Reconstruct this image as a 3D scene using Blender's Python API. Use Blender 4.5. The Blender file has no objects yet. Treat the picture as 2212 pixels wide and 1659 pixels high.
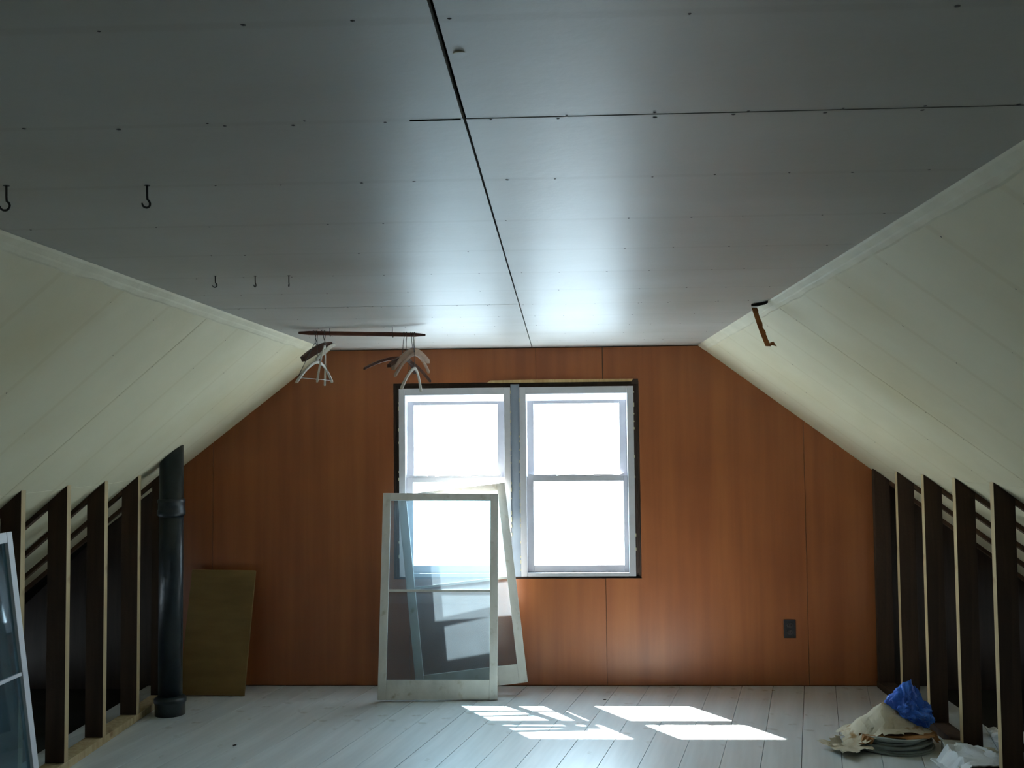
import bpy, bmesh, math, random
from mathutils import Vector, Matrix, noise
random.seed(7)
C = bpy.context.scene.collection
PI = math.pi
R = math.radians

# ------------------------------------------------------------------ camera
YAW, PITCH, ROLL = R(2.532), R(2.817), R(-0.592)
cam_d = bpy.data.cameras.new('camera')
cam = bpy.data.objects.new('camera', cam_d)
C.objects.link(cam)
fwd = Vector((-math.sin(YAW)*math.cos(PITCH), math.cos(YAW)*math.cos(PITCH), math.sin(PITCH)))
right = Vector((math.cos(YAW), math.sin(YAW), 0))
up = right.cross(fwd)
r2 = right*math.cos(ROLL) + up*math.sin(ROLL)
u2 = -right*math.sin(ROLL) + up*math.cos(ROLL)
M = Matrix((r2, u2, -fwd)).transposed().to_4x4()
M.translation = Vector((0, 0, 1.512))
cam.matrix_world = M
cam_d.sensor_width = 36
cam_d.lens = 36*2187.2/2212
cam_d.clip_start = .02
bpy.context.scene.camera = cam

# ------------------------------------------------------------------ world, sun, exposure
W = bpy.data.worlds.new('sky')
bpy.context.scene.world = W
W.use_nodes = True
nt = W.node_tree
nt.nodes.clear()
o_ = nt.nodes.new('ShaderNodeOutputWorld')
b_ = nt.nodes.new('ShaderNodeBackground')
tc_ = nt.nodes.new('ShaderNodeTexCoord')
sp_ = nt.nodes.new('ShaderNodeSeparateXYZ')
cr_ = nt.nodes.new('ShaderNodeValToRGB')
cr_.color_ramp.elements[0].position = 0.0
cr_.color_ramp.elements[0].color = (0.66, 0.86, 1.0, 1)
cr_.color_ramp.elements[1].position = 0.8
cr_.color_ramp.elements[1].color = (0.58, 0.82, 1.0, 1)
nt.links.new(tc_.outputs['Generated'], sp_.inputs[0])
nt.links.new(sp_.outputs['Z'], cr_.inputs[0])
nt.links.new(cr_.outputs[0], b_.inputs['Color'])
b_.inputs['Strength'].default_value = 19.0
nt.links.new(b_.outputs[0], o_.inputs[0])

sd = bpy.data.lights.new('sun', 'SUN')
sd.energy = 110
sd.angle = R(0.6)
sd.color = (1.0, 0.97, 0.92)
sun = bpy.data.objects.new('sun', sd)
C.objects.link(sun)
sdir = Vector((.31, -.48, -.713)).normalized()
sun.rotation_euler = sdir.to_track_quat('-Z', 'Y').to_euler()
sun.location = (-3, 12, 9)

sc = bpy.context.scene
sc.view_settings.view_transform = 'Standard'
sc.view_settings.look = 'None'
sc.view_settings.gamma = 1
sc.view_settings.use_curve_mapping = False
sc.view_settings.exposure = 0.0
sc.cycles.max_bounces = 12
sc.cycles.diffuse_bounces = 8
sc.cycles.glossy_bounces = 4
sc.cycles.transparent_max_bounces = 16
sc.cycles.transmission_bounces = 8
sc.cycles.sample_clamp_indirect = 6
sc.cycles.caustics_reflective = False
sc.cycles.use_denoising = True

# ------------------------------------------------------------------ room numbers (metres)
D = 6.161          # far wall
ZC = 2.038         # flat ceiling
XL, XR = -1.392, 0.855
XC = -0.148
Y0 = -3.2          # wall behind the camera
SL, SR = -2.256, 1.861      # knee wall faces
J1, J2 = 1.66, 4.092        # board joints
STEP = 0.406

def zlow(y):
    t = min(max((y-4.9)/1.26, 0), 1)
    return 1.297 + .075*t*t
def zL(x, y):      # left slope surface
    return ZC + (x-XL)*(ZC-zlow(y))/(XL-SL)
KR = (ZC-1.285)/(SR-XR)
def zR(x, y=0):
    return ZC - (x-XR)*KR
EL, ER = -3.70, 3.50   # eaves

# ------------------------------------------------------------------ materials
def new_mat(name):
    m = bpy.data.materials.new(name)
    m.use_nodes = True
    m.node_tree.nodes.clear()
    return m
class N:
    def __init__(s, name):
        s.m = new_mat(name); s.t = s.m.node_tree
    def n(s, kind, **kw):
        x = s.t.nodes.new(kind)
        for k, v in kw.items():
            if k in x.inputs.keys() if isinstance(k, str) else False: x.inputs[k].default_value = v
            else: setattr(x, k, v)
        return x
    def l(s, a, b): s.t.links.new(a, b)

def mat(name, c1, c2=None, rough=.6, spec=.3, scale=(4, 4, 4), detail=5, coat=0, bump=.0, bscale=60, ndist=0.0,
        mid=(.35, .7), stain=None, stripes=None, obj=True, metallic=0, sheen=0):
    """two-colour noise base, optional big-scale stain colour, optional bands (stripes: list of (axis, centre, halfwidth, colour factor))"""
    q = N(name)
    out = q.n('ShaderNodeOutputMaterial'); bs = q.n('ShaderNodeBsdfPrincipled')
    q.l(bs.outputs[0], out.inputs[0])
    bs.inputs['Roughness'].default_value = rough
    bs.inputs['Specular IOR Level'].default_value = spec
    bs.inputs['Metallic'].default_value = metallic
    bs.inputs['Coat Weight'].default_value = coat; bs.inputs['Coat Roughness'].default_value = .38
    tc = q.n('ShaderNodeTexCoord'); mp = q.n('ShaderNodeMapping')
    mp.inputs['Scale'].default_value = scale
    src = tc.outputs['Object'] if obj else tc.outputs['Generated']
    q.l(src, mp.inputs[0])
    if c2 is None: c2 = tuple(v*.8 for v in c1)
    nz = q.n('ShaderNodeTexNoise'); nz.inputs['Scale'].default_value = 1; nz.inputs['Detail'].default_value = detail
    nz.inputs['Distortion'].default_value = ndist
    q.l(mp.outputs[0], nz.inputs['Vector'])
    cr = q.n('ShaderNodeValToRGB')
    cr.color_ramp.elements[0].position = mid[0]; cr.color_ramp.elements[0].color = (*c2, 1)
    cr.color_ramp.elements[1].position = mid[1]; cr.color_ramp.elements[1].color = (*c1, 1)
    q.l(nz.outputs['Fac'], cr.inputs[0])
    col = cr.outputs[0]
    if stain:
        sc_, sm, sM, scol = stain
        n2 = q.n('ShaderNodeTexNoise'); n2.inputs['Scale'].default_value = sc_; n2.inputs['Detail'].default_value = 3
        q.l(src, n2.inputs['Vector'])
        mr = q.n('ShaderNodeMapRange'); mr.inputs[1].default_value = sm; mr.inputs[2].default_value = sM
        q.l(n2.outputs['Fac'], mr.inputs[0])
        mx = q.n('ShaderNodeMix'); mx.data_type = 'RGBA'; mx.blend_type = 'MULTIPLY'
        q.l(mr.outputs[0], mx.inputs[0]); q.l(col, mx.inputs[6]); mx.inputs[7].default_value = (*scol, 1)
        col = mx.outputs[2]
    if stripes:
        sep = q.n('ShaderNodeSeparateXYZ'); q.l(src, sep.inputs[0])
        for axis, period, off, hw, fac in stripes:
            v = sep.outputs[axis]
            a = q.n('ShaderNodeMath'); a.operation = 'SUBTRACT'; q.l(v, a.inputs[0]); a.inputs[1].default_value = off
            last = a.outputs[0]
            if period:
                w = q.n('ShaderNodeMath'); w.operation = 'WRAP'; q.l(last, w.inputs[0])
                w.inputs[1].default_value = period/2; w.inputs[2].default_value = -period/2
                last = w.outputs[0]
            ab = q.n('ShaderNodeMath'); ab.operation = 'ABSOLUTE'; q.l(last, ab.inputs[0])
            mr = q.n('ShaderNodeMapRange'); mr.interpolation_type = 'SMOOTHSTEP'
            mr.inputs[1].default_value = hw; mr.inputs[2].default_value = hw*.35
            mr.inputs[3].default_value = 0; mr.inputs[4].default_value = 1
            q.l(ab.outputs[0], mr.inputs[0])
            mx = q.n('ShaderNodeMix'); mx.data_type = 'RGBA'; mx.blend_type = 'MULTIPLY'
            q.l(mr.outputs[0], mx.inputs[0]); q.l(col, mx.inputs[6]); mx.inputs[7].default_value = (*fac, 1)
            col = mx.outputs[2]
    q.l(col, bs.inputs['Base Color'])
    if bump:
        n3 = q.n('ShaderNodeTexNoise'); n3.inputs['Scale'].default_value = bscale; n3.inputs['Detail'].default_value = 4
        q.l(src, n3.inputs['Vector'])
        bp = q.n('ShaderNodeBump'); bp.inputs['Strength'].default_value = bump; bp.inputs['Distance'].default_value = .01
        q.l(n3.outputs['Fac'], bp.inputs['Height']); q.l(bp.outputs[0], bs.inputs['Normal'])
    return q.m

def glass_mat(name, tint, dust=0.0, dustcol=(.5, .55, .6), gl=.06):
    q = N(name)
    out = q.n('ShaderNodeOutputMaterial')
    tr = q.n('ShaderNodeBsdfTransparent'); tr.inputs[0].default_value = (*tint, 1)
    g = q.n('ShaderNodeBsdfGlossy'); g.inputs['Roughness'].default_value = .03
    g.inputs[0].default_value = (1, 1, 1, 1)
    m1 = q.n('ShaderNodeMixShader'); m1.inputs[0].default_value = gl
    q.l(tr.outputs[0], m1.inputs[1]); q.l(g.outputs[0], m1.inputs[2])
    last = m1.outputs[0]
    if dust:
        d = q.n('ShaderNodeBsdfDiffuse'); d.inputs[0].default_value = (*dustcol, 1)
        t2 = q.n('ShaderNodeBsdfTranslucent'); t2.inputs[0].default_value = (*dustcol, 1)
        md = q.n('ShaderNodeMixShader'); md.inputs[0].default_value = .5
        q.l(d.outputs[0], md.inputs[1]); q.l(t2.outputs[0], md.inputs[2])
        nz = q.n('ShaderNodeTexNoise'); nz.inputs['Scale'].default_value = 6; nz.inputs['Detail'].default_value = 6
        tc = q.n('ShaderNodeTexCoord'); q.l(tc.outputs['Object'], nz.inputs['Vector'])
        mr = q.n('ShaderNodeMapRange'); mr.inputs[3].default_value = dust*.7; mr.inputs[4].default_value = dust*1.3
        q.l(nz.outputs['Fac'], mr.inputs[0])
        m2 = q.n('ShaderNodeMixShader'); q.l(mr.outputs[0], m2.inputs[0])
        q.l(last, m2.inputs[1]); q.l(md.outputs[0], m2.inputs[2])
        last = m2.outputs[0]
    q.l(last, out.inputs[0])
    return q.m

CEIL_ROWS = [(1, STEP, J1, .016, (.93, .92, .91))]
MT = {}
MT['ceiling'] = mat('painted ceiling board', (.52, .505, .47), (.455, .435, .395), rough=.42, spec=.55, scale=(1.2, 2.5, 1), bump=.06, bscale=45,
                    stain=(1.1, .45, .75, (.88, .86, .82)), stripes=CEIL_ROWS + [(0, 0, XC-.035, .10, (1.07, 1.07, 1.08))])
MT['slope'] = mat('cream painted slope board', (.70, .645, .465), (.62, .565, .39), rough=.6, spec=.25, scale=(1.5, 1.5, 1.5), bump=.05, bscale=50,
                  stain=(1.3, .5, .8, (.90, .87, .78)), stripes=[(1, STEP, J1, .02, (.95, .935, .90))])
MT['compound'] = mat('joint compound', (.71, .66, .49), (.63, .58, .42), rough=.6, scale=(8, 8, 8), bump=.15, bscale=30)
MT['void'] = mat('dark roof void', (.02, .018, .015), rough=1, spec=0)
MT['panel'] = mat('amber shellac hardboard', (.29, .098, .032), (.225, .070, .024), rough=.38, spec=.4, scale=(14, 3, .7), detail=6, bump=.03, bscale=30,
                  stain=(1.2, .45, .8, (.72, .66, .6)))
MT['white'] = mat('white window paint', (.74, .73, .77), (.64, .63, .67), rough=.5, scale=(9, 9, 9), bump=.08, bscale=40)
MT['oldwhite'] = mat('old chalky white paint', (.66, .64, .60), (.54, .52, .48), rough=.65, scale=(12, 12, 6), bump=.15, bscale=40,
                     stain=(18, .6, .75, (.7, .65, .55)))
MT['darkwood'] = mat('dark stained wood', (.05, .03, .022), (.03, .018, .012), rough=.6, scale=(30, 30, 3))
MT['rawwood'] = mat('raw pine', (.50, .36, .18), (.40, .27, .12), rough=.7, scale=(50, 50, 3), detail=5, ndist=1.0, bump=.1, bscale=80,
                    stain=(5, .62, .7, (.6, .45, .35)))
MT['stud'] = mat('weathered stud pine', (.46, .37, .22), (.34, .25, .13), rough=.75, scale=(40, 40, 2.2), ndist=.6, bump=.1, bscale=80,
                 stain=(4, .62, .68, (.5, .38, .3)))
MT['studshade'] = mat('shaded stud wood', (.052, .027, .014), (.03, .016, .009), rough=.85, scale=(30, 30, 2.2), ndist=.6, bump=.1, bscale=80)  # near-black copy of the stud pine, shade painted into its colour
MT['nearwall'] = mat('dark brown near wall', (.05, .03, .02), (.03, .02, .015), rough=.8)
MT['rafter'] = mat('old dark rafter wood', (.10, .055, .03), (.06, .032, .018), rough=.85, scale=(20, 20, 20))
MT['floor'] = mat('worn pale floor board', (.74, .775, .78), (.60, .63, .63), rough=.42, spec=1.3, coat=.7, scale=(16, 1.1, 10), detail=7, ndist=.5, bump=.05, bscale=40,
                  stain=(9, .63, .72, (.62, .58, .52)))
MT['subfloor'] = mat('dark subfloor', (.03, .028, .025), rough=1, spec=0)
MT['plywood'] = mat('brown board', (.18, .115, .04), (.13, .08, .026), rough=.75, scale=(3, 3, 12))
MT['iron'] = mat('black painted cast iron', (.012, .02, .028), (.008, .012, .016), rough=.38, spec=.5, scale=(20, 20, 20), bump=.1, bscale=60)
MT['steel'] = mat('dark steel wire', (.08, .07, .065), (.04, .035, .03), rough=.45, spec=.5, metallic=.6)
MT['black'] = mat('black bakelite', (.03, .028, .03), rough=.4)
MT['paper'] = mat('torn cream paper', (.62, .58, .47), (.48, .42, .31), rough=.8, scale=(7, 7, 7), stain=(14, .6, .7, (.55, .38, .2)))
MT['kraft'] = mat('brown kraft paper', (.30, .15, .05), (.20, .09, .03), rough=.8, scale=(15, 15, 15))
MT['strip'] = mat('brown torn facing paper', (.33, .13, .035), (.20, .07, .02), rough=.8, scale=(30, 30, 30))
MT['blue'] = mat('blue plastic bag', (.04, .20, .80), (.02, .08, .45), rough=.35, spec=.5, scale=(12, 12, 12))
MT['greyplastic'] = mat('grey plastic strapping', (.36, .40, .38), (.20, .23, .22), rough=.4, spec=.5, scale=(8, 8, 8))
MT['cloth'] = mat('white rag', (.75, .78, .80), (.65, .68, .72), rough=.85, scale=(10, 10, 10))
MT['hang_dark'] = mat('dark varnished hanger wood', (.10, .035, .02), (.06, .02, .012), rough=.45, scale=(30, 30, 30))
MT['hang_tan'] = mat('pinkish tan hanger wood', (.50, .36, .28), (.42, .29, .22), rough=.5, scale=(30, 30, 30))
MT['hang_cream'] = mat('cream hanger', (.68, .64, .56), (.6, .55, .46), rough=.5, scale=(30, 30, 30))
MT['rod'] = mat('dark wooden rod', (.14, .05, .03), (.07, .025, .018), rough=.5, scale=(5, 40, 40))
MT['ground'] = mat('ground outside', (.38, .40, .42), (.32, .34, .35), rough=1, spec=0, scale=(.3, .3, .3))
MT['siding'] = mat('white painted siding', (.6, .6, .6), rough=.7)
MT['glass'] = glass_mat('window glass', (.93, .95, .95), dust=.02)
MT['dustyglass'] = glass_mat('dusty storm glass', (.80, .86, .88), dust=.11, dustcol=(.55, .60, .66), gl=.05)
MT['blueglass'] = glass_mat('bluish dusty storm glass', (.45, .6, .66), dust=.22, dustcol=(.20, .32, .38), gl=.10)

# ------------------------------------------------------------------ mesh helpers
class MB:
    def __init__(s): s.v = []; s.f = []
    def add(s, vs, fs):
        k = len(s.v); s.v += [tuple(v) for v in vs]; s.f += [tuple(i+k for i in f) for f in fs]; return s
    def box(s, x0, x1, y0, y1, z0, z1):
        vs = [(x, y, z) for x in (x0, x1) for y in (y0, y1) for z in (z0, z1)]
        return s.add(vs, [(0, 1, 3, 2), (4, 6, 7, 5), (0, 4, 5, 1), (2, 3, 7, 6), (0, 2, 6, 4), (1, 5, 7, 3)])
    def prism(s, pts, a, b, axis='Y'):
        """polygon pts extruded along axis from a to b"""
        n = len(pts)
        def P(p, t):
            return {'Y': (p[0], t, p[1]), 'Z': (p[0], p[1], t), 'X': (t, p[0], p[1])}[axis]
        vs = [P(p, a) for p in pts] + [P(p, b) for p in pts]
        fs = [tuple(range(n))[::-1], tuple(range(n, 2*n))]
        fs += [(i, (i+1) % n, n+(i+1) % n, n+i) for i in range(n)]
        return s.add(vs, fs)
    def tube(s, path, r, seg=8, cap=True):
        path = [Vector(p) for p in path]; rs = r if isinstance(r, (list, tuple)) else [r]*len(path)
        k = len(s.v); prev = None
        for i, p in enumerate(path):
            t = (path[min(i+1, len(path)-1)] - path[max(i-1, 0)]).normalized()
            if prev is None:
                a = t.orthogonal().normalized()
            else:
                a = (prev - t*prev.dot(t))
                a = a.normalized() if a.length > 1e-6 else t.orthogonal().normalized()
            prev = a; b = t.cross(a)
            for j in range(seg):
                an = 2*PI*j/seg
                s.v.append(tuple(p + (a*math.cos(an)+b*math.sin(an))*rs[i]))
        for i in range(len(path)-1):
            for j in range(seg):
                s.f.append((k+i*seg+j, k+i*seg+(j+1) % seg, k+(i+1)*seg+(j+1) % seg, k+(i+1)*seg+j))
        if cap:
            s.f.append(tuple(k+j for j in range(seg))[::-1]); s.f.append(tuple(k+(len(path)-1)*seg+j for j in range(seg)))
        return s
    def lathe(s, prof, cx, cy, seg=28):
        k = len(s.v)
        for (r, z) in prof:
            for j in range(seg):
                a = 2*PI*j/seg; s.v.append((cx+r*math.cos(a), cy+r*math.sin(a), z))
        for i in range(len(prof)-1):
            for j in range(seg):
                s.f.append((k+i*seg+j, k+i*seg+(j+1) % seg, k+(i+1)*seg+(j+1) % seg, k+(i+1)*seg+j))
        s.f.append(tuple(k+j for j in range(seg))[::-1]); s.f.append(tuple(k+(len(prof)-1)*seg+j for j in range(seg)))
        return s
    def build(s, name, m, parent=None, bevel=0, smooth=False, fix=True):
        me = bpy.data.meshes.new(name); me.from_pydata(s.v, [], s.f)
        if fix:
            bm = bmesh.new(); bm.from_mesh(me); bmesh.ops.recalc_face_normals(bm, faces=bm.faces); bm.to_mesh(me); bm.free()
        me.materials.append(m if not isinstance(m, str) else MT[m])
        if smooth:
            for p in me.polygons: p.use_smooth = True
        o = bpy.data.objects.new(name, me); C.objects.link(o)
        if parent: o.parent = parent
        if bevel:
            b = o.modifiers.new('bevel', 'BEVEL'); b.width = bevel; b.segments = 2; b.limit_method = 'ANGLE'
        return o

def empty(name, loc=(0, 0, 0), rot=(0, 0, 0)):
    o = bpy.data.objects.new(name, None); o.location = loc; o.rotation_euler = rot; o.empty_display_size = .1
    C.objects.link(o); return o
def tag(o, label=None, cat=None, group=None, kind=None):
    for k, v in (('label', label), ('category', cat), ('group', group), ('kind', kind)):
        if v: o[k] = v
    return o
def clip(poly, a, b, c):
    """keep a*x+b*y<=c"""
    out = []
    for i in range(len(poly)):
        p, q = poly[i], poly[(i+1) % len(poly)]
        dp, dq = a*p[0]+b*p[1]-c, a*q[0]+b*q[1]-c
        if dp <= 0: out.append(p)
        if dp*dq < 0:
            t = dp/(dp-dq); out.append((p[0]+(q[0]-p[0])*t, p[1]+(q[1]-p[1])*t))
    return out

# ------------------------------------------------------------------ floor
floor = tag(MB().box(EL-.1, ER+.1, Y0-.1, D+.14, -.06, -.022).build('floor', 'subfloor'), 'attic floor of pale boards laid at a slight angle to the far wall', kind='structure')
ANG = R(14.0); PW = .1774; OFF = -.088
su, cu = math.sin(ANG), math.cos(ANG)
def uv(u, v): return (u*su + v*cu, u*cu - v*su)
k0 = -42
for k in range(k0, 26):
    v0 = OFF + k*PW + .0014; v1 = OFF + (k+1)*PW - .0014
    cuts = [-4.0] + sorted([-1.2 + random.random()*2.2, 2.6 + (0.4 if k % 2 else 1.0)*random.random()]) + [9.5]
    for i in range(3):
        u0, u1 = cuts[i]+.001, cuts[i+1]-.001
        poly = [uv(u0, v0), uv(u1, v0), uv(u1, v1), uv(u0, v1)]
        for a, b, c in ((1, 0, SR+.30), (-1, 0, -SL+.26), (0, 1, D), (0, -1, -Y0)):
            poly = clip(poly, a, b, c)
            if len(poly) < 3: break
        if len(poly) < 3: continue
        A = sum(poly[j][0]*poly[(j+1) % len(poly)][1]-poly[(j+1) % len(poly)][0]*poly[j][1] for j in range(len(poly)))/2
        if abs(A) < .004: continue
        cx = sum(p[0] for p in poly)/len(poly); cy = sum(p[1] for p in poly)/len(poly)
        # local frame turned with the board so that the grain runs along it
        loc = []
        for x, y in poly:
            dx, dy = x-cx, y-cy
            loc.append((dx*cu - dy*su, dx*su + dy*cu))
        top = -.0004*random.random()*3
        o = MB().prism(loc, -.021, top, 'Z').build('floor_board', 'floor', floor)
        o.location = (cx, cy, 0); o.rotation_euler = (0, 0, -ANG)

# ------------------------------------------------------------------ ceiling: flat and sloped boards
ceil = MB().prism([(EL-.25, -.02), (EL-.1, .02), (XL-.1, ZC+.12), (XR+.1, ZC+.12), (ER+.1, .02), (ER+.25, -.02), (ER+.3, .1), (XR+.2, ZC+.3), (XL-.2, ZC+.3), (EL-.3, .1)],
                  Y0-.1, D+.3, 'Y').build('ceiling', 'void')
tag(ceil, 'attic ceiling of painted boards, flat in the middle and sloping down both sides', kind='structure')
T = .0127
def flat_board(x0, x1, y0, y1, dz=0.0, sk=0.0):
    """sk: the joint lines run slightly out of square"""
    p = [(x0, y0+x0*sk), (x1, y0+x1*sk), (x1, y1+x1*sk), (x0, y1+x0*sk)]
    return MB().prism(p, ZC-dz, ZC+T, 'Z').build('ceiling_board', 'ceiling', ceil)
g = .0024
rows = [(Y0-.05, J1-2.44-.001), (J1-2.44+.001, J1-.0015), (J1+.0015, J2-.0014), (J2+.0014, D+.01)]
for i, (a, b) in enumerate(rows):
    gw = g*1.35 if i < 2 else g
    flat_board(XL-.004, XC-gw, a, b, dz=[.0, .001, 0, .0005][i], sk=.012 if i in (1, 2) and False else 0)
    flat_board(XC+gw, XR+.004, a, b, dz=[0, 0, .0008, 0][i])
# chipped stretch of the cross joint beside the long gap
m = MB()
pts = []
xs = [-.24+.0045*i for i in range(20)]
prof_t = [(x, J1+.0028+.0012*noise.noise(Vector((x*60, 0, 0)))) for x in xs]
prof_b = [(x, J1-.0022-.0012*noise.noise(Vector((x*60, 5, 0)))) for x in xs]
m.prism(prof_b+prof_t[::-1], ZC-.0016, ZC+.004, 'Z')
o = m.build('chipped_joint', 'void', ceil)
# slope boards: gridded so the left slope can warp gently towards the far wall
def slope_board(side, y0, y1, x_lo, x_hi, name='slope_board', mt='slope', th=T, off=0.0):
    zf = zL if side < 0 else zR
    nx, ny = 10, 10
    m = MB(); k = 0
    vs = []
    for s_ in (0, 1):
        for j in range(ny+1):
            y = y0+(y1-y0)*j/ny
            for i in range(nx+1):
                x = x_lo+(x_hi-x_lo)*i/nx
                vs.append((x, y, zf(x, y)-off + s_*th*1.25))
    W_ = nx+1; S_ = W_*(ny+1)
    fs = []
    for j in range(ny):
        for i in range(nx):
            a = j*W_+i
            fs.append((a, a+1, a+W_+1, a+W_)); fs.append((S_+a, S_+a+W_, S_+a+W_+1, S_+a+1))
    for i in range(nx):
        fs.append((i, S_+i, S_+i+1, i+1)); a = ny*W_+i; fs.append((a, a+1, S_+a+1, S_+a))
    for j in range(ny):
        a = j*W_; fs.append((a, a+W_, S_+a+W_, S_+a)); a = j*W_+nx; fs.append((a, S_+a, S_+a+W_, a+W_))
    m.add(vs, fs)
    return m.build(name, mt, ceil)
for a, b in rows:
    slope_board(-1, a, b, SL-.02, XL)
    slope_board(-1, a, b, EL, SL-.0225)
    slope_board(1, a, b, XR, SR+.02)
    slope_board(1, a, b, SR+.0225, ER)
# ridged joint tape along both folds
for side, nm in ((-1, 'trim_1'), (1, 'trim_2')):
    zf = zL if side < 0 else zR; X0 = XL if side < 0 else XR
    m = MB(); vs = []; fs = []
    n = 160
    for j in range(n+1):
        y = Y0+(D-Y0)*j/n
        jig = .004*noise.noise(Vector((y*6, side*3, 0)))
        prof = [(0.0, .0), (.006, .0022), (.022+jig, .0016), (.026+jig, .003), (.038+jig*2, .0024), (.045+jig*2.5, -.0002)]
        for d, h in prof:
            x = X0+side*d
            vs.append((x, y, zf(x, y)-h))
    w = len(prof)
    for j in range(n):
        for i in range(w-1):
            a = j*w+i; fs.append((a, a+1, a+w+1, a+w))
    m.add(vs, fs)
    o = m.build(nm, 'compound', None)
    so = o.modifiers.new('solid', 'SOLIDIFY'); so.thickness = .001; so.offset = 1 if side > 0 else -1
    tag(o, 'ridged joint compound along the %s fold between flat ceiling and slope' % ('left' if side < 0 else 'right'), kind='structure')
# nail heads
def disc(m, p, n, r, seg=6):
    n = Vector(n).normalized(); a = n.orthogonal().normalized(); b = n.cross(a); p = Vector(p)
    m.add([p+(a*math.cos(2*PI*i/seg)+b*math.sin(2*PI*i/seg))*r for i in range(seg)] + [p+n*.0012], [(i, (i+1) % seg, seg) for i in range(seg)])
m = MB()
y = J1-2.44
yi = 0
rowsy = [J1+STEP*k for k in range(-6, 12)]
for y in rowsy:
    joint = abs(y-J1) < .02 or abs(y-J2) < .02
    for x in [XL+.07+.15*i for i in range(15)]:
        for dy in ((-.010, .010) if joint else (0,)):
            xx = x+random.uniform(-.03, .03); 
            if abs(xx-XC) < .015 or random.random() < .15: continue
            disc(m, (xx, y+dy+random.uniform(-.006, .006), ZC-.0012), (0, 0, -1), random.uniform(.0025, .0042))
    for side in (-1, 1):
        zf = zL if side < 0 else zR; X0 = XL if side < 0 else XR
        for i in range(6):
            x = X0+side*(.09+.17*i+random.uniform(-.02, .02)); yy = y+random.uniform(-.008, .008)
            if yy > D-.03: continue
            if random.random() < .3: continue
            disc(m, (x, yy, zf(x, yy)-.001), (-side*.6, 0, -.8), random.uniform(.002, .0032))
o = m.build('nail_heads', mat('rusty nail spot', (.13, .12, .12), (.07, .06, .055), rough=.7), ceil, fix=False)
o['kind'] = 'stuff'
# ragged patch of joint compound near the long gap, seen as a pale crescent
m = MB()
m.tube([(XC+.020+.010*math.cos(t), 1.375+.014*math.sin(t), ZC-.0008) for t in [R(200+12*i) for i in range(11)]], [.0005+.0012*math.sin(PI*i/10) for i in range(11)], 6)
m.build('compound_ridge', 'compound', ceil)

# ------------------------------------------------------------------ far wall
WX0, WX1, WZ0, WZ1 = -1.0, .495, .638, 1.826      # rough window opening
def roofline(pts):
    pts = clip(pts, -1*((ZC-zlow(D))/(XL-SL)), 1, ZC - XL*((ZC-zlow(D))/(XL-SL)))
    pts = clip(pts, KR, 1, ZC+XR*KR)
    pts = clip(pts, 0, 1, ZC)
    return pts
m = MB()
for rct in ((EL-.1, WX0, -.05, ZC+.1), (WX1, ER+.1, -.05, ZC+.1), (WX0, WX1, -.05, WZ0), (WX0, WX1, WZ1, ZC+.1)):
    x0, x1, z0, z1 = rct
    pl = clip(clip([(x0, z0), (x1, z0), (x1, z1), (x0, z1)], -.8, 1, ZC+.1+.8*1.5), KR, 1, ZC+.1+(XR+.05)*KR)
    m.prism(pl, D, D+.14, 'Y')
wall = tag(m.build('wall_back', 'darkwood'), 'far gable wall of amber stained hardboard panels around a pair of windows', kind='structure')
def panel(pts, holes=None):
    pts = roofline(pts)
    o = MB().prism(pts, D-.006, D-.0001, 'Y').build('wall_panel', 'panel', wall)
    return o
e = .0012; zt = ZC-.006
panel([(SL-.10, .004), (-2.117-e, .004), (-2.117-e, zt), (SL-.10, zt)])
panel([(-2.117+e, .004), (-.907-e, .004), (-.907-e, WZ0), (WX0, WZ0), (WX0, WZ1), (-.907-e, WZ1), (-.907-e, zt), (-2.117+e, zt)])
panel([(-.907+e, .004), (.280-e, .004), (.280-e, WZ0), (-.907+e, WZ0)])
panel([(-.907+e, WZ1), (-.126-e, WZ1), (-.126-e, zt), (-.907+e, zt)])
panel([(-.126+e, WZ1), (.278-e, WZ1), (.278-e, zt), (-.126+e, zt)])
panel([(.280+e, .004), (1.475-e, .004), (1.475-e, zt), (.280+e, zt), (.280+e, WZ1), (WX1, WZ1), (WX1, WZ0), (.280+e, WZ0)])
panel([(1.475+e, .004), (SR+.06, .004), (SR+.06, zt), (1.475+e, zt)])
# siding skin outside
m = MB()
for rct in ((EL-.1, WX0-.02, -.5, ZC+.25), (WX1+.02, ER+.1, -.5, ZC+.25), (WX0-.02, WX1+.02, -.5, WZ0-.02), (WX0-.02, WX1+.02, WZ1+.02, ZC+.25)):
    x0, x1, z0, z1 = rct
    m.prism(clip(clip([(x0, z0), (x1, z0), (x1, z1), (x0, z1)], -.8, 1, ZC+.25+.8*1.5), KR, 1, ZC+.25+(XR+.1)*KR), D+.141, D+.16, 'Y')
m.build('outside_siding', 'siding', wall)
# wall behind the camera
m = MB(); pl = [(EL-.1, -.05), (ER+.1, -.05), (ER+.1, .1), (XR+.1, ZC+.1), (XL-.1, ZC+.1), (EL-.1, .1)]
bw = tag(m.prism(pl, Y0-.08, Y0, 'Y').build('wall_front', 'nearwall'), 'brown panelled wall at the near end of the attic', kind='structure')

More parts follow.
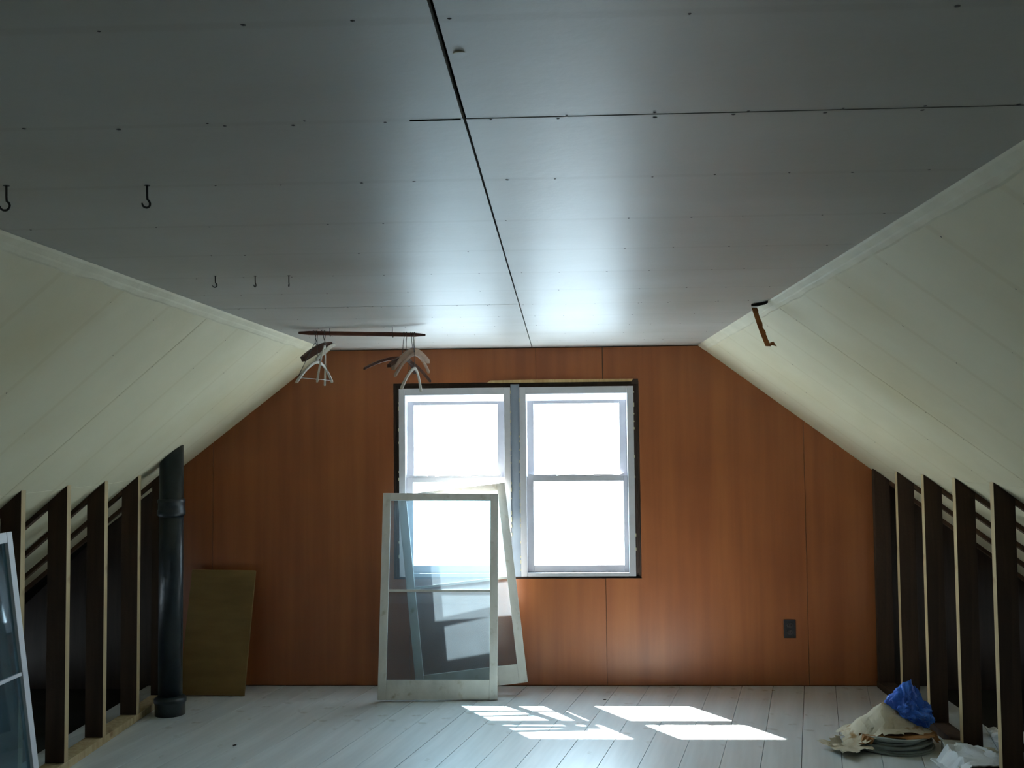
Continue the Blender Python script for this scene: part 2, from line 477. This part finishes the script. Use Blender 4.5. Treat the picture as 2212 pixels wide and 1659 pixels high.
# ------------------------------------------------------------------ windows
# dark liner of the opening, mullion and the pale raw strip along its head
m = MB()
m.box(WX0, WX0+.012, D+.012, D+.14, WZ0, WZ1); m.box(WX1-.012, WX1, D+.012, D+.14, WZ0, WZ1)
m.box(WX0+.012, WX1-.012, D+.012, D+.14, WZ1-.012, WZ1); m.box(WX0+.012, WX1-.012, D+.012, D+.14, WZ0, WZ0+.010)
liner = tag(m.build('trim_3', 'darkwood'), 'dark unpainted wood edge showing round the window opening', kind='structure')
MB().box(WX0+.012, -.2835, D+.02, D+.13, 1.7955, WZ1-.012).box(-.2295, WX1-.012, D+.02, D+.13, 1.7955, WZ1-.012).box(WX0+.012, -.9685, D+.02, D+.13, WZ0+.010, 1.7955).box(.4635, WX1-.012, D+.02, D+.13, WZ0+.010, 1.7955).build('shim', 'darkwood', liner)
mull = MB().box(-.2835, -.2295, D+.006, D+.14, WZ0+.010, WZ1-.012).build('mullion', mat('bluish grey mullion paint', (.30, .35, .42), (.22, .26, .33), rough=.6), liner, bevel=.002)
MB().prism([(-.425, 1.822), (.452, 1.822), (.462, 1.838), (-.10, 1.840), (-.405, 1.838)], D-.016, D-.0062, 'Y').build('head_strip', 'rawwood', liner)
MB().box(.452, .492, D-.012, D-.0062, 1.806, 1.838).build('head_block', 'darkwood', liner)
def window(name, x0, x1, label):
    z0, z1 = .650, 1.795
    fw = .040
    m = MB()     # jambs, head and sill
    yb = D+.13
    m.box(x0, x0+fw, D-.004, yb, z0, z1); m.box(x1-fw, x1, D-.004, yb, z0, z1)
    m.box(x0+fw, x1-fw, D-.004, yb, z1-.043, z1); m.box(x0+fw, x1-fw, D-.004, yb, z0, z0+.022)
    w = tag(m.build(name, 'white', bevel=.003), label, kind='structure')
    a, b = x0+fw, x1-fw
    # upper sash, outer track, dropped a little at the top
    yu0, yu1 = D+.0615, D+.090
    m = MB(); sw = .044
    m.box(a+.003, a+sw, yu0, yu1, 1.222, 1.716); m.box(b-sw, b-.0008, yu0, yu1, 1.222, 1.716)
    m.box(a+sw, b-sw, yu0, yu1, 1.694, 1.716); m.box(a+sw, b-sw, yu0, yu1, 1.222, 1.250)
    us = m.build('upper_sash', 'white', w, bevel=.003)
    MB().box(a+sw-.004, b-sw+.004, yu0+.012, yu0+.016, 1.246, 1.698).build('glass_pane', 'glass', us)
    # lower sash, inner track
    yl0, yl1 = D+.030, D+.060
    m = MB(); sl = .040 if x0 < -.5 else .040
    aa, bb = a+.0006, b-.0006
    m.box(aa, aa+sl, yl0, yl1, .673, 1.252); m.box(bb-.026, bb, yl0, yl1, .673, 1.252)
    m.box(aa+sl, bb-.026, yl0, yl1, 1.220, 1.252); m.box(aa+sl, bb-.026, yl0, yl1, .673, .714)
    ls = m.build('lower_sash', 'white', w, bevel=.003)
    MB().box(aa+sl-.004, bb-.026+.004, yl0+.012, yl0+.016, .710, 1.224).build('glass_pane', 'glass', ls)
    # wavy lift ridges on the meeting rail
    m = MB(); n = 40; top = []
    L = bb-aa-.03
    for i in range(n+1):
        t = i/n
        h = .004+.006*abs(math.sin(t*PI*3.0+.4))+(.012 if t < .06 or t > .94 else 0)*(1-min(t, 1-t)/.06 if min(t, 1-t) < .06 else 0)
        top.append((aa+.01+L*t, 1.252+h))
    m.prism([(aa+.01, 1.250), (aa+.01+L, 1.250)]+top[::-1], yl0+.002, yl0+.016, 'Y')
    m.build('rail_ridge', 'white', ls)
    for t in (.27, .73):
        cx = aa+L*t
        MB().box(cx-.022, cx+.022, yl0-.006, yl0+.012, 1.252, 1.264).build('sash_lock', 'white', ls, bevel=.004)
    # bits of pale caulk along the frame edge
    m = MB()
    for i in range(26):
        z = z0+.03+i*.043+random.uniform(-.01, .01)
        xx = x0-.001 if random.random() < .5 else x1+.001
        m.box(xx-.003, xx+.003, D-.006, D+.004, z, z+random.uniform(.006, .03))
    q = m.build('caulk', 'compound', w, bevel=.0015); q['kind'] = 'stuff'
    # outside sill
    MB().box(x0, x1, D+.131, D+.19, z0-.03, z0-.002).build('outer_sill', 'white', w)
    return w
window('window_1', -.968, -.284, 'left sash window, half hidden behind the leaning storm sashes')
window('window_2', -.229, .463, 'right sash window with nothing in front of it')

# ------------------------------------------------------------------ knee walls: studs, plates, rafters
PROTO = {}
def knee(side):
    xs = SL if side < 0 else SR
    zf = zL if side < 0 else zR
    nm = 'wall_left' if side < 0 else 'wall_right'
    x0, x1 = sorted((xs, xs+side*.09))
    y_end = 6.13
    # bottom plate
    base = MB().box(x0, x1, Y0, y_end, 0.0005, .038).build(nm, 'stud' if side < 0 else 'studshade', bevel=.002)  # right plate takes the dark colour that paints in shade
    tag(base, 'open knee wall of bare studs on the %s side of the attic' % ('left' if side < 0 else 'right'), kind='structure')
    ys = [5.80, 5.392, 4.989, 4.600, 4.200] if side < 0 else [6.098, 5.688, 5.285, 4.873, 4.456]
    while ys[-1]-STEP > Y0+.05: ys.append(ys[-1]-STEP)
    for i, y in enumerate(ys):
        pl = [(x0, .0385), (x1, .0385), (x1, zf(x1, y)-.001), (x0, zf(x0, y)-.001)]
        th = .019
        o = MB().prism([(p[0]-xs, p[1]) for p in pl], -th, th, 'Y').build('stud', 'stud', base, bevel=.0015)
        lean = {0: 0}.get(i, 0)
        o.data.materials.append(MT['studshade'])
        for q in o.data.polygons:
            if q.normal.x*side > -.9 or (side > 0 and i == 0): q.material_index = 1  # painted shade on all but room-facing edges; first right stud entirely
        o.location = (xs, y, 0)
        # rafter beyond the stud, under the board
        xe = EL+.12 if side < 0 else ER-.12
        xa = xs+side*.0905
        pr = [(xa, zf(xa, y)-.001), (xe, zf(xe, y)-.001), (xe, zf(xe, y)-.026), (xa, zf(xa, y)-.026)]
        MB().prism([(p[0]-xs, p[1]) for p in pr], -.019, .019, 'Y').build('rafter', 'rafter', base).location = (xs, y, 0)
    return base
knee(-1); knee(1)

# ------------------------------------------------------------------ vent pipe
px, py = -2.135, 5.53
zt = zL(px, py)
p = empty('vent_pipe', (px, py, 0))
tag(p, 'black cast iron vent pipe rising through the left slope beside the studs', 'pipe')
pr = [(.064, .10), (.064, zt-.30), (.064, zt+.10)]
m = MB(); seg = 32
vs = []; 
for j in range(seg):
    a = 2*PI*j/seg; vs.append((.064*math.cos(a), .064*math.sin(a), .09))
for j in range(seg):
    a = 2*PI*j/seg; x = .064*math.cos(a); y = .064*math.sin(a); vs.append((x, y, zL(px+x, py+y)-.0005))
m.add(vs, [(j, (j+1) % seg, seg+(j+1) % seg, seg+j) for j in range(seg)] + [tuple(range(seg))[::-1], tuple(range(seg, 2*seg))])
m.build('pipe_length', 'iron', p, smooth=False).data.polygons.foreach_set('use_smooth', [True]*seg+[False]*2)
MB().lathe([(.0645, 1.075), (.069, 1.08), (.075, 1.088), (.075, 1.108), (.070, 1.115), (.070, 1.150), (.074, 1.156), (.074, 1.168), (.0645, 1.175)], 0, 0, 32).build('coupling_hub', 'iron', p, smooth=True)
MB().lathe([(.080, .0006), (.080, .060), (.086, .068), (.086, .088), (.078, .094), (.066, .104)], 0, 0, 32).build('base_hub', 'iron', p, smooth=True)

# ------------------------------------------------------------------ brown board leaning at the left
o = MB().box(-.194, .194, -.010, .010, 0, .725).build('leaning_board', 'plywood', bevel=.002)
o.location = (-2.038, 5.915, .0035); o.rotation_euler = (R(-14.5), R(1.0), R(0))
tag(o, 'brown plywood offcut leaning on the far wall beside the black pipe', 'board')

# ------------------------------------------------------------------ storm sashes
def storm(name, label, w, h, glass, bar_z, stile=.046, top=.042, bottom=.108, th=.028, paint='oldwhite', group=None):
    e_ = empty(name); tag(e_, label, 'window sash', group)
    MB().box(0, stile, 0, th, 0, h).build('stile', paint, e_, bevel=.002)
    MB().box(w-stile, w, 0, th, 0, h).build('stile', paint, e_, bevel=.002)
    MB().box(stile, w-stile, .001, th-.001, h-top, h).build('top_rail', paint, e_, bevel=.002)
    MB().box(stile, w-stile, .001, th-.001, 0, bottom).build('bottom_rail', paint, e_, bevel=.002)
    MB().box(stile, w-stile, .004, th-.004, bar_z, bar_z+.014).build('glazing_bar', paint, e_, bevel=.0015)
    MB().box(stile-.003, w-stile+.003, th/2-.0015, th/2+.0015, bottom-.003, bar_z+.001).build('glass_pane', glass, e_)
    MB().box(stile-.003, w-stile+.003, th/2-.0015, th/2+.0015, bar_z+.013, h-top+.003).build('glass_pane', glass, e_)
    return e_
def place(o, origin, xdir, zdir):
    x = Vector(xdir).normalized(); z = Vector(zdir); z = (z-x*z.dot(x)).normalized(); y = z.cross(x)
    Mx = Matrix((x, y, z)).transposed().to_4x4(); Mx.translation = Vector(origin); o.matrix_world = Mx
s1 = storm('storm_sash', 'white painted storm sash standing in front, square to the window', .680, 1.172, 'dustyglass', .600)
place(s1, (-1.037, 5.775, .014), (1, .075, -.016), (0, .190, 1.15))
s2 = storm('storm_sash', 'white storm sash leaning askew behind the front one, against the window', .648, 1.165, 'dustyglass', .600, stile=.050)
place(s2, (-.832, 5.915, .003), (1, .05, .108), (0, .150, 1.15))
s3 = storm('storm_sash', 'white storm sash with bluish glass leaning on the left knee wall studs', .70, 1.14, 'blueglass', .565, stile=.040, paint='white')
place(s3, (-2.100, 4.05, .003), (0, -1, 0), (-.150, 0, 1.13))

# ------------------------------------------------------------------ outlet
o = MB().box(-.0355, .0355, -.005, 0, -.0545, .0545).build('wall_outlet', 'black', bevel=.002)
o.location = (1.366, D-.0062, .337)
tag(o, 'dark duplex power outlet plate on the right of the far wall', 'outlet')
for dz in (-.0205, .0205):
    q = MB().prism([(.017*math.cos(a)*(1 if abs(math.sin(a)) < .8 else 1), dz+.0145*math.sin(a)) for a in [2*PI*i/20 for i in range(20)]], -.0085, -.0048, 'Y').build('socket', mat('dark brown bakelite', (.05, .04, .04), rough=.35), o)
    MB().box(-.008, -.006, -.0092, -.0084, dz-.003, dz+.006).box(.006, .008, -.0092, -.0084, dz-.003, dz+.006).build('slots', 'void', q)

# ------------------------------------------------------------------ ceiling hooks
def hook_mesh(h, r):
    pts = [(0, 0, .008), (0, 0, -.004), (.0003, 0, -h*.45), (.001, 0, -h*.62)]
    rr = h*.19
    cx, cz = .001-rr*.35, -h+rr
    for i in range(11):
        a = R(52-23*i)
        pts.append((cx+rr*math.cos(a), 0, cz+rr*math.sin(a)))
    m = MB().tube(pts, [r]*4+[r]*9+[r*.8, r*.6], 8)
    return m
def hook(x, y, h, r, rz, label, group):
    m = hook_mesh(h, r)
    o = m.build('ceiling_hook', 'steel', smooth=True)
    o.location = (x, y, ZC-.0005); o.rotation_euler = (0, 0, R(rz))
    MB().lathe([(r*2.6, -.0005), (r*2.6, .0008)], 0, 0, 12).build('collar', 'steel', o)
    return tag(o, label, 'hook', group)
hook(-1.137, 2.032, .052, .0024, 200, 'large dark screw hook cut by the left edge of the photo', 'screw hooks in the ceiling').rotation_euler = (0, 0, R(8))
hook(-.849, 2.055, .047, .0023, 50, 'large dark screw hook hanging alone in the dim left of the ceiling', 'screw hooks in the ceiling')
hook(-1.112, 3.246, .037, .0019, 20, 'leftmost small screw hook in the row of three', 'screw hooks in the ceiling')
hook(-.984, 3.260, .036, .0019, 78, 'middle small screw hook in the row of three', 'screw hooks in the ceiling')
hook(-.873, 3.263, .036, .0019, 98, 'rightmost small screw hook in the row of three', 'screw hooks in the ceiling')

# ------------------------------------------------------------------ rod and hangers
RY, RZ = 4.90, 2.012
def RZZ(x): return 2.018-.020*(x+1.262)/.625
rod = MB()
n = 12
rod.tube([(-1.262+.625*i/n, RY, RZZ(-1.262+.625*i/n)) for i in range(n+1)], [.006]+[.0105]*(n-1)+[.005], 12)
ro = tag(rod.build('closet_rod', 'rod', smooth=True), 'dark wooden rod hung under the ceiling left of the windows', 'rod')
for x, lb in ((-1.105, 'left wire hook holding the dark rod to the ceiling'), (-.797, 'right wire hook holding the dark rod to the ceiling')):
    pts = [(x, RY-.0135, ZC+.004), (x, RY-.0135, RZZ(x))]
    for i in range(1, 9): pts.append((x, RY-.0135*math.cos(R(22*i)), RZZ(x)-.001-.0135*math.sin(R(22*i))))
    o = MB().tube(pts, .0017, 6).build('rod_hook', 'steel', smooth=True)
    tag(o, lb, 'hook', 'hooks carrying the rod')
def hanger(x, yaw, roll, neck, w, drop, mt, label, thick=.006, deep=.022, bar=False, wire=False, lean=0, asym=0.0):
    """root at the rod; arms run along local X, hook over the rod"""
    e_ = empty('coat_hanger', (x, RY, RZZ(x)+.0115), (R(lean), R(roll), R(yaw)))
    tag(e_, label, 'hanger', 'coat hangers on the rod')
    pts = []
    rr = .0135
    for i in range(10):
        a = R(205-25*i)
        pts.append((rr*math.cos(a)*1.0, 0, -rr+rr*math.sin(a)+.0018))
    pts += [(.0125, 0, -.022), (.004, 0, -.036), (.0, 0, -.046), (.0, 0, -neck)]
    # the hook lies across the rod, so it is turned square to the rod whatever way the arms face
    hk = MB().tube(pts, .0016, 6).build('hook', 'steel', e_, smooth=True)
    hk.rotation_euler = (0, 0, R(90-yaw) )
    if wire:
        a = .5*w
        MB().tube([(0, 0, -neck+.002), (-a*.1, 0, -neck-.012), (-a, 0, -neck-drop), (-a*.97, 0, -neck-drop-.007), (a*.97, 0, -neck-drop-.007), (a, 0, -neck-drop), (a*.1, 0, -neck-.012), (0, 0, -neck+.002)], .0016, 6).build('wire_body', 'steel', e_, smooth=True)
        return e_
    m = MB(); n = 18; vs = []; fs = []
    for i in range(n+1):
        t = -1+2*i/n
        xx = t*w/2
        zz = -neck - drop*(abs(t)**1.7) - asym*t*.02
        bow = .018*abs(t)**1.5          # arms bow forward like a shaped hanger
        d = deep*(1-.35*abs(t)**2)
        th = thick*(1+.8*abs(t)**2)
        vs += [(xx, bow-th, zz+.004), (xx, bow+th, zz+.004), (xx, bow+th, zz-d), (xx, bow-th, zz-d)]
    for i in range(n):
        for j in range(4):
            a = i*4; fs.append((a+j, a+(j+1) % 4, a+4+(j+1) % 4, a+4+j))
    fs += [(0, 1, 2, 3), (n*4+3, n*4+2, n*4+1, n*4)]
    m.add(vs, fs).build('arms', mt, e_, bevel=.002, smooth=False)
    if bar:
        zb = -neck-drop-.012
        MB().tube([(-w/2+.02, .016, zb), (w/2-.02, .016, zb)], .005, 8).build('trouser_bar', mt, e_, smooth=True)
    return e_
# left cluster
hanger(-1.190, 58, -24, .078, .21, .022, 'hang_dark', 'short dark brown hanger tilted up to the right, at the left end of the rod', deep=.034, thick=.008)
hanger(-1.172, 76, -3, .150, .37, .100, 'hang_cream', 'cream hanger with arched arms hanging lowest in the left cluster', deep=.010, thick=.004)
hanger(-1.150, 66, -30, .092, .17, .020, 'hang_cream', 'short pale hanger tilted up to the right behind the dark brown one', deep=.016, thick=.004)
hanger(-1.133, 97, 0, .072, .34, .185, 'hang_cream', 'steep thin white hanger, rightmost of the left cluster', deep=.009, thick=.003)
hanger(-1.180, 72, 0, .060, .30, .17, 'steel', 'thin wire hanger tucked into the left cluster', wire=True)
# right cluster
hanger(-.742, 52, 6, .125, .44, .085, 'hang_dark', 'wide thin dark hanger turned towards the room in the right cluster', deep=.012, thick=.004)
hanger(-.730, 70, 4, .118, .26, .060, 'hang_dark', 'short near black hanger, leftmost of the right cluster', deep=.018)
hanger(-.708, 63, -9, .080, .30, .072, 'hang_tan', 'pinkish tan curved wooden hanger, topmost of the right cluster', deep=.024, thick=.006)
hanger(-.698, 67, -6, .100, .32, .100, 'hang_tan', 'tan hanger hanging just under the topmost one of the right cluster', deep=.014, thick=.004)
hanger(-.690, 80, 0, .172, .30, .105, 'hang_cream', 'cream arched hanger hanging lowest over the window corner', deep=.012, thick=.004)

# ------------------------------------------------------------------ torn strip hanging from the right fold
m = MB(); vs = []; fs = []; n = 16
top = Vector((.818, 4.19, 2.022)); bot = Vector((.874, 4.20, 1.862))
for i in range(n+1):
    t = i/n; c = top.lerp(bot, t)
    w0 = .013; w1 = .010+.007*noise.noise(Vector((t*9, 0, 3)))
    yb = .012*math.sin(t*3)
    vs += [(c.x-w0, c.y+yb, c.z), (c.x+w1, c.y+yb+.005, c.z-.001)]
for i in range(n): fs.append((2*i, 2*i+1, 2*i+3, 2*i+2))
k = len(vs)
vs += [(bot.x+.008, 4.21, bot.z+.016), (bot.x+.022, 4.212, bot.z+.020), (bot.x+.036, 4.215, bot.z-.001), (bot.x+.018, 4.212, bot.z+.004), (bot.x+.006, 4.21, bot.z+.003)]
fs.append((k, k+1, k+2, k+3, k+4))
o = m.add(vs, fs).build('torn_strip', 'strip', fix=False)
s_ = o.modifiers.new('solid', 'SOLIDIFY'); s_.thickness = .0012
tag(o, 'brown torn strip of facing paper hanging from the right fold of the ceiling', 'paper strip')
m = MB()
fl = [(.800, 4.160), (.825, 4.150), (.845, 4.105), (.846, 4.05), (.834, 4.10), (.802, 4.140)]
m.prism([(x+.006, y+.04) for x, y in fl], ZC-.011, ZC-.002, 'Z').build('torn_gap', 'void', o)  # black slab added to stand for the dark torn gap at the fold

# ------------------------------------------------------------------ litter on the floor at the right
def sheet(name, mt, cx, cy, w, h, rz, amp, seed, base=lambda x, y: 0.0, nx=26, ny=20, th=.0012, parent=None, freq=9, ragged=.16, fold=0.0):
    m = MB(); vs = []; fs = []; idx = {}
    for j in range(ny+1):
        for i in range(nx+1):
            u, v = i/nx-.5, j/ny-.5
            x, y = u*w, v*h
            r = noise.fractal(Vector((x*freq, y*freq, seed)), 1.0, 2.0, 3)
            rg = abs(noise.noise(Vector((x*freq*1.7, y*freq*1.7, seed+5))))
            z = amp*(.45+.6*r+.7*rg)
            ed = max(abs(u), abs(v))*2
            z += fold*max(0, ed-.7)*(1+noise.noise(Vector((x*14, y*14, seed+2))))
            idx[i, j] = len(vs)
            ca, sa = math.cos(rz), math.sin(rz)
            X, Y = cx+x*ca-y*sa+.01*noise.noise(Vector((x*20, y*20, seed))), cy+x*sa+y*ca+.01*noise.noise(Vector((y*20, x*20, seed)))
            vs.append((X, Y, max(.002, z+base(X, Y))))
    for j in range(ny):
        for i in range(nx):
            u, v = (i+.5)/nx*2-1, (j+.5)/ny*2-1
            a = math.atan2(v, u)
            lim = 1-ragged*(.5+noise.noise(Vector((math.cos(a)*2.3, math.sin(a)*2.3, seed+9))))
            if max(abs(u), abs(v)) > lim: continue
            fs.append((idx[i, j], idx[i+1, j], idx[i+1, j+1], idx[i, j+1]))
    o = m.add(vs, fs).build(name, mt, parent, fix=False)
    bm = bmesh.new(); bm.from_mesh(o.data)
    bmesh.ops.delete(bm, geom=[v for v in bm.verts if not v.link_faces], context='VERTS'); bm.to_mesh(o.data); bm.free()
    s = o.modifiers.new('solid', 'SOLIDIFY'); s.thickness = th; s.offset = 1
    return o
# coil of flat grey strapping
cc = (1.590, 5.03)
coil = empty('strapping_coil', (cc[0], cc[1], 0))
tag(coil, 'flat coil of grey plastic strapping on the floor under the torn paper', 'coil')
for k in range(7):
    z = .006+.0098*k; rr = .196-.011*(k % 3)-.004*k; ox = .006*math.sin(k*2.1); oy = .006*math.cos(k*1.7)
    m = MB(); seg = 44; vs = []; fs = []
    for j in range(seg):
        a = 2*PI*j/seg; wv = .0025*math.sin(a*2+k)+.002*math.sin(a*5+k*2)
        for dr, dz in ((0, -.0045), (0, .0045), (-.022, .0035), (-.022, -.0055)):
            r = rr+dr
            vs.append((ox+r*math.cos(a)*1.0, oy+r*math.sin(a), max(.0006, z+dz+wv)))
    for j in range(seg):
        for q in range(4):
            a0 = j*4; b0 = ((j+1) % seg)*4
            fs.append((a0+q, a0+(q+1) % 4, b0+(q+1) % 4, b0+q))
    m.add(vs, fs).build('loop', 'greyplastic', coil, smooth=False)
m = MB()
m.lathe([(.13, .004), (.13, .010), (.115, .05), (.10, .056)], 0, 0, 36).build('inner_sheet', mat('dull grey plastic film', (.25, .29, .27), (.15, .18, .17), rough=.35, spec=.5), coil, smooth=True)
# cream torn paper draped over it, peaked at the right
def base1(x, y):
    d = math.hypot(x-1.585, (y-5.05)*1.2)
    pk = max(0, 1-math.hypot(x-1.575, (y-5.06)*1.3)/.17)
    b = .075*max(0, min(1, (.27-d)/.12)) if d > .15 else .075
    return b+.11*pk**1.2 + .005
sheet('torn_paper', 'paper', 1.555, 5.04, .45, .27, R(4), .018, 3.3, base1, fold=.03)
o = bpy.context.scene.objects['torn_paper']; tag(o, 'large sheet of crumpled cream paper draped over the grey coil', 'paper')
o = sheet('torn_paper', 'kraft', 1.60, 4.985, .40, .20, R(-3), .010, 8.1, lambda x, y: .066+.0*x if math.hypot(x-1.6, y-5.02) < .19 else .045, fold=-.02)
tag(o, 'brown kraft paper showing between the cream sheet and the coil', 'paper')
o = sheet('torn_paper', 'paper', 1.330, 4.930, .20, .26, R(20), .030, 5.7, lambda x, y: .004, fold=.03, ragged=.35)
tag(o, 'small torn scrap of cream paper on the floor left of the coil', 'paper')
# blue bag
bm = bmesh.new(); bmesh.ops.create_icosphere(bm, subdivisions=5, radius=1)
for v in bm.verts:
    p_ = v.co.normalized()
    q = p_*1.6
    r = 1+.30*noise.fractal(q*1.3+Vector((4, 1, 2)), 1, 2, 4)-.22*abs(noise.noise(q*2.6))
    x, y, z = p_*r
    z = z*.072 + .075*math.exp(-((x+.55)**2+(y)**2)*3.0)*(1 if z > 0 else 0)*(z if z > 0 else 0)*1.5
    v.co = (x*.105, y*.075, max(z, -.045))
me = bpy.data.meshes.new('plastic_bag'); bm.to_mesh(me); bm.free(); me.materials.append(MT['blue'])
for q in me.polygons: q.use_smooth = False
o = bpy.data.objects.new('plastic_bag', me); C.objects.link(o); o.location = (1.690, 5.06, .150); o.rotation_euler = (R(8), R(14), R(-8))
tag(o, 'crumpled blue plastic bag on top of the litter by the right studs', 'bag')

# wood block with rag and paper at the right edge
o = MB().box(-.055, .055, -.55, 0, 0, .058).build('wood_offcut', mat('pale dusty lumber', (.42, .44, .40), (.34, .34, .30), rough=.7, scale=(20, 3, 20)), bevel=.002)
o.location = (1.835, 4.905, .0008); o.rotation_euler = (0, 0, R(-10))
tag(o, 'pale board offcut lying on the floor against the right studs', 'board')
o = sheet('white_rag', 'cloth', 1.800, 4.600, .26, .30, R(12), .030, 2.2, lambda x, y: .060 if x > 1.74 else max(.004, .06-(1.74-x)*1.1), freq=7, th=.004, ragged=.12)
tag(o, 'white rag thrown over the board offcut at the right studs', 'rag')
o = sheet('torn_paper', 'paper', 1.885, 4.725, .17, .085, R(-6), .018, 6.4, lambda x, y: .064, ragged=.3)
tag(o, 'crumpled tan paper behind the white rag, between the right studs', 'paper')
o = sheet('torn_paper', 'cloth', 2.18, 5.05, .22, .30, R(-16), .020, 9.4, lambda x, y: .02, ragged=.3)
tag(o, 'pale paper on the floor behind the right knee wall studs', 'paper')
# small bits of debris on the boards
def chip(name, x, y, s, mt, label, rz=0):
    o = MB().prism([(-s, -.4*s), (.3*s, -.6*s), (s, .1*s), (.2*s, .5*s), (-.7*s, .3*s)], 0, s*.22, 'Z').build(name, mt)
    o.location = (x, y, .0008); o.rotation_euler = (0, 0, R(rz)); return tag(o, label, 'debris')
chip('paper_scrap', -2.05, 5.42, .010, 'cloth', 'tiny white scrap on the dim floor beside the black pipe', 20)
chip('wood_chip', -1.60, 4.98, .012, 'darkwood', 'dark chip on the floor left of the storm sashes', 50)
chip('wood_chip', .25, 5.84, .009, 'darkwood', 'dark chip on the floor near the sun patch under the right window', 10)
chip('paper_scrap', 1.24, 6.05, .011, 'paper', 'small pale scrap at the foot of the far wall near the outlet', 10)

# ------------------------------------------------------------------ outside ground
o = MB().box(-60, 60, D+.3, 120, -4.0, -3.5).build('ground', 'ground')
tag(o, 'sunlit ground outside the windows', kind='structure')
# window portals help the renderer find the sky through the openings (they emit nothing)
for x0, x1 in ((-.93, -.32), (-.19, .42)):
    ld = bpy.data.lights.new('portal', 'AREA'); ld.shape = 'RECTANGLE'; ld.size = x1-x0; ld.size_y = 1.12
    ld.cycles.is_portal = True
    lo = bpy.data.objects.new('window_portal', ld); C.objects.link(lo)
    lo.location = ((x0+x1)/2, D+.135, 1.21); lo.rotation_euler = (R(-90), 0, 0)
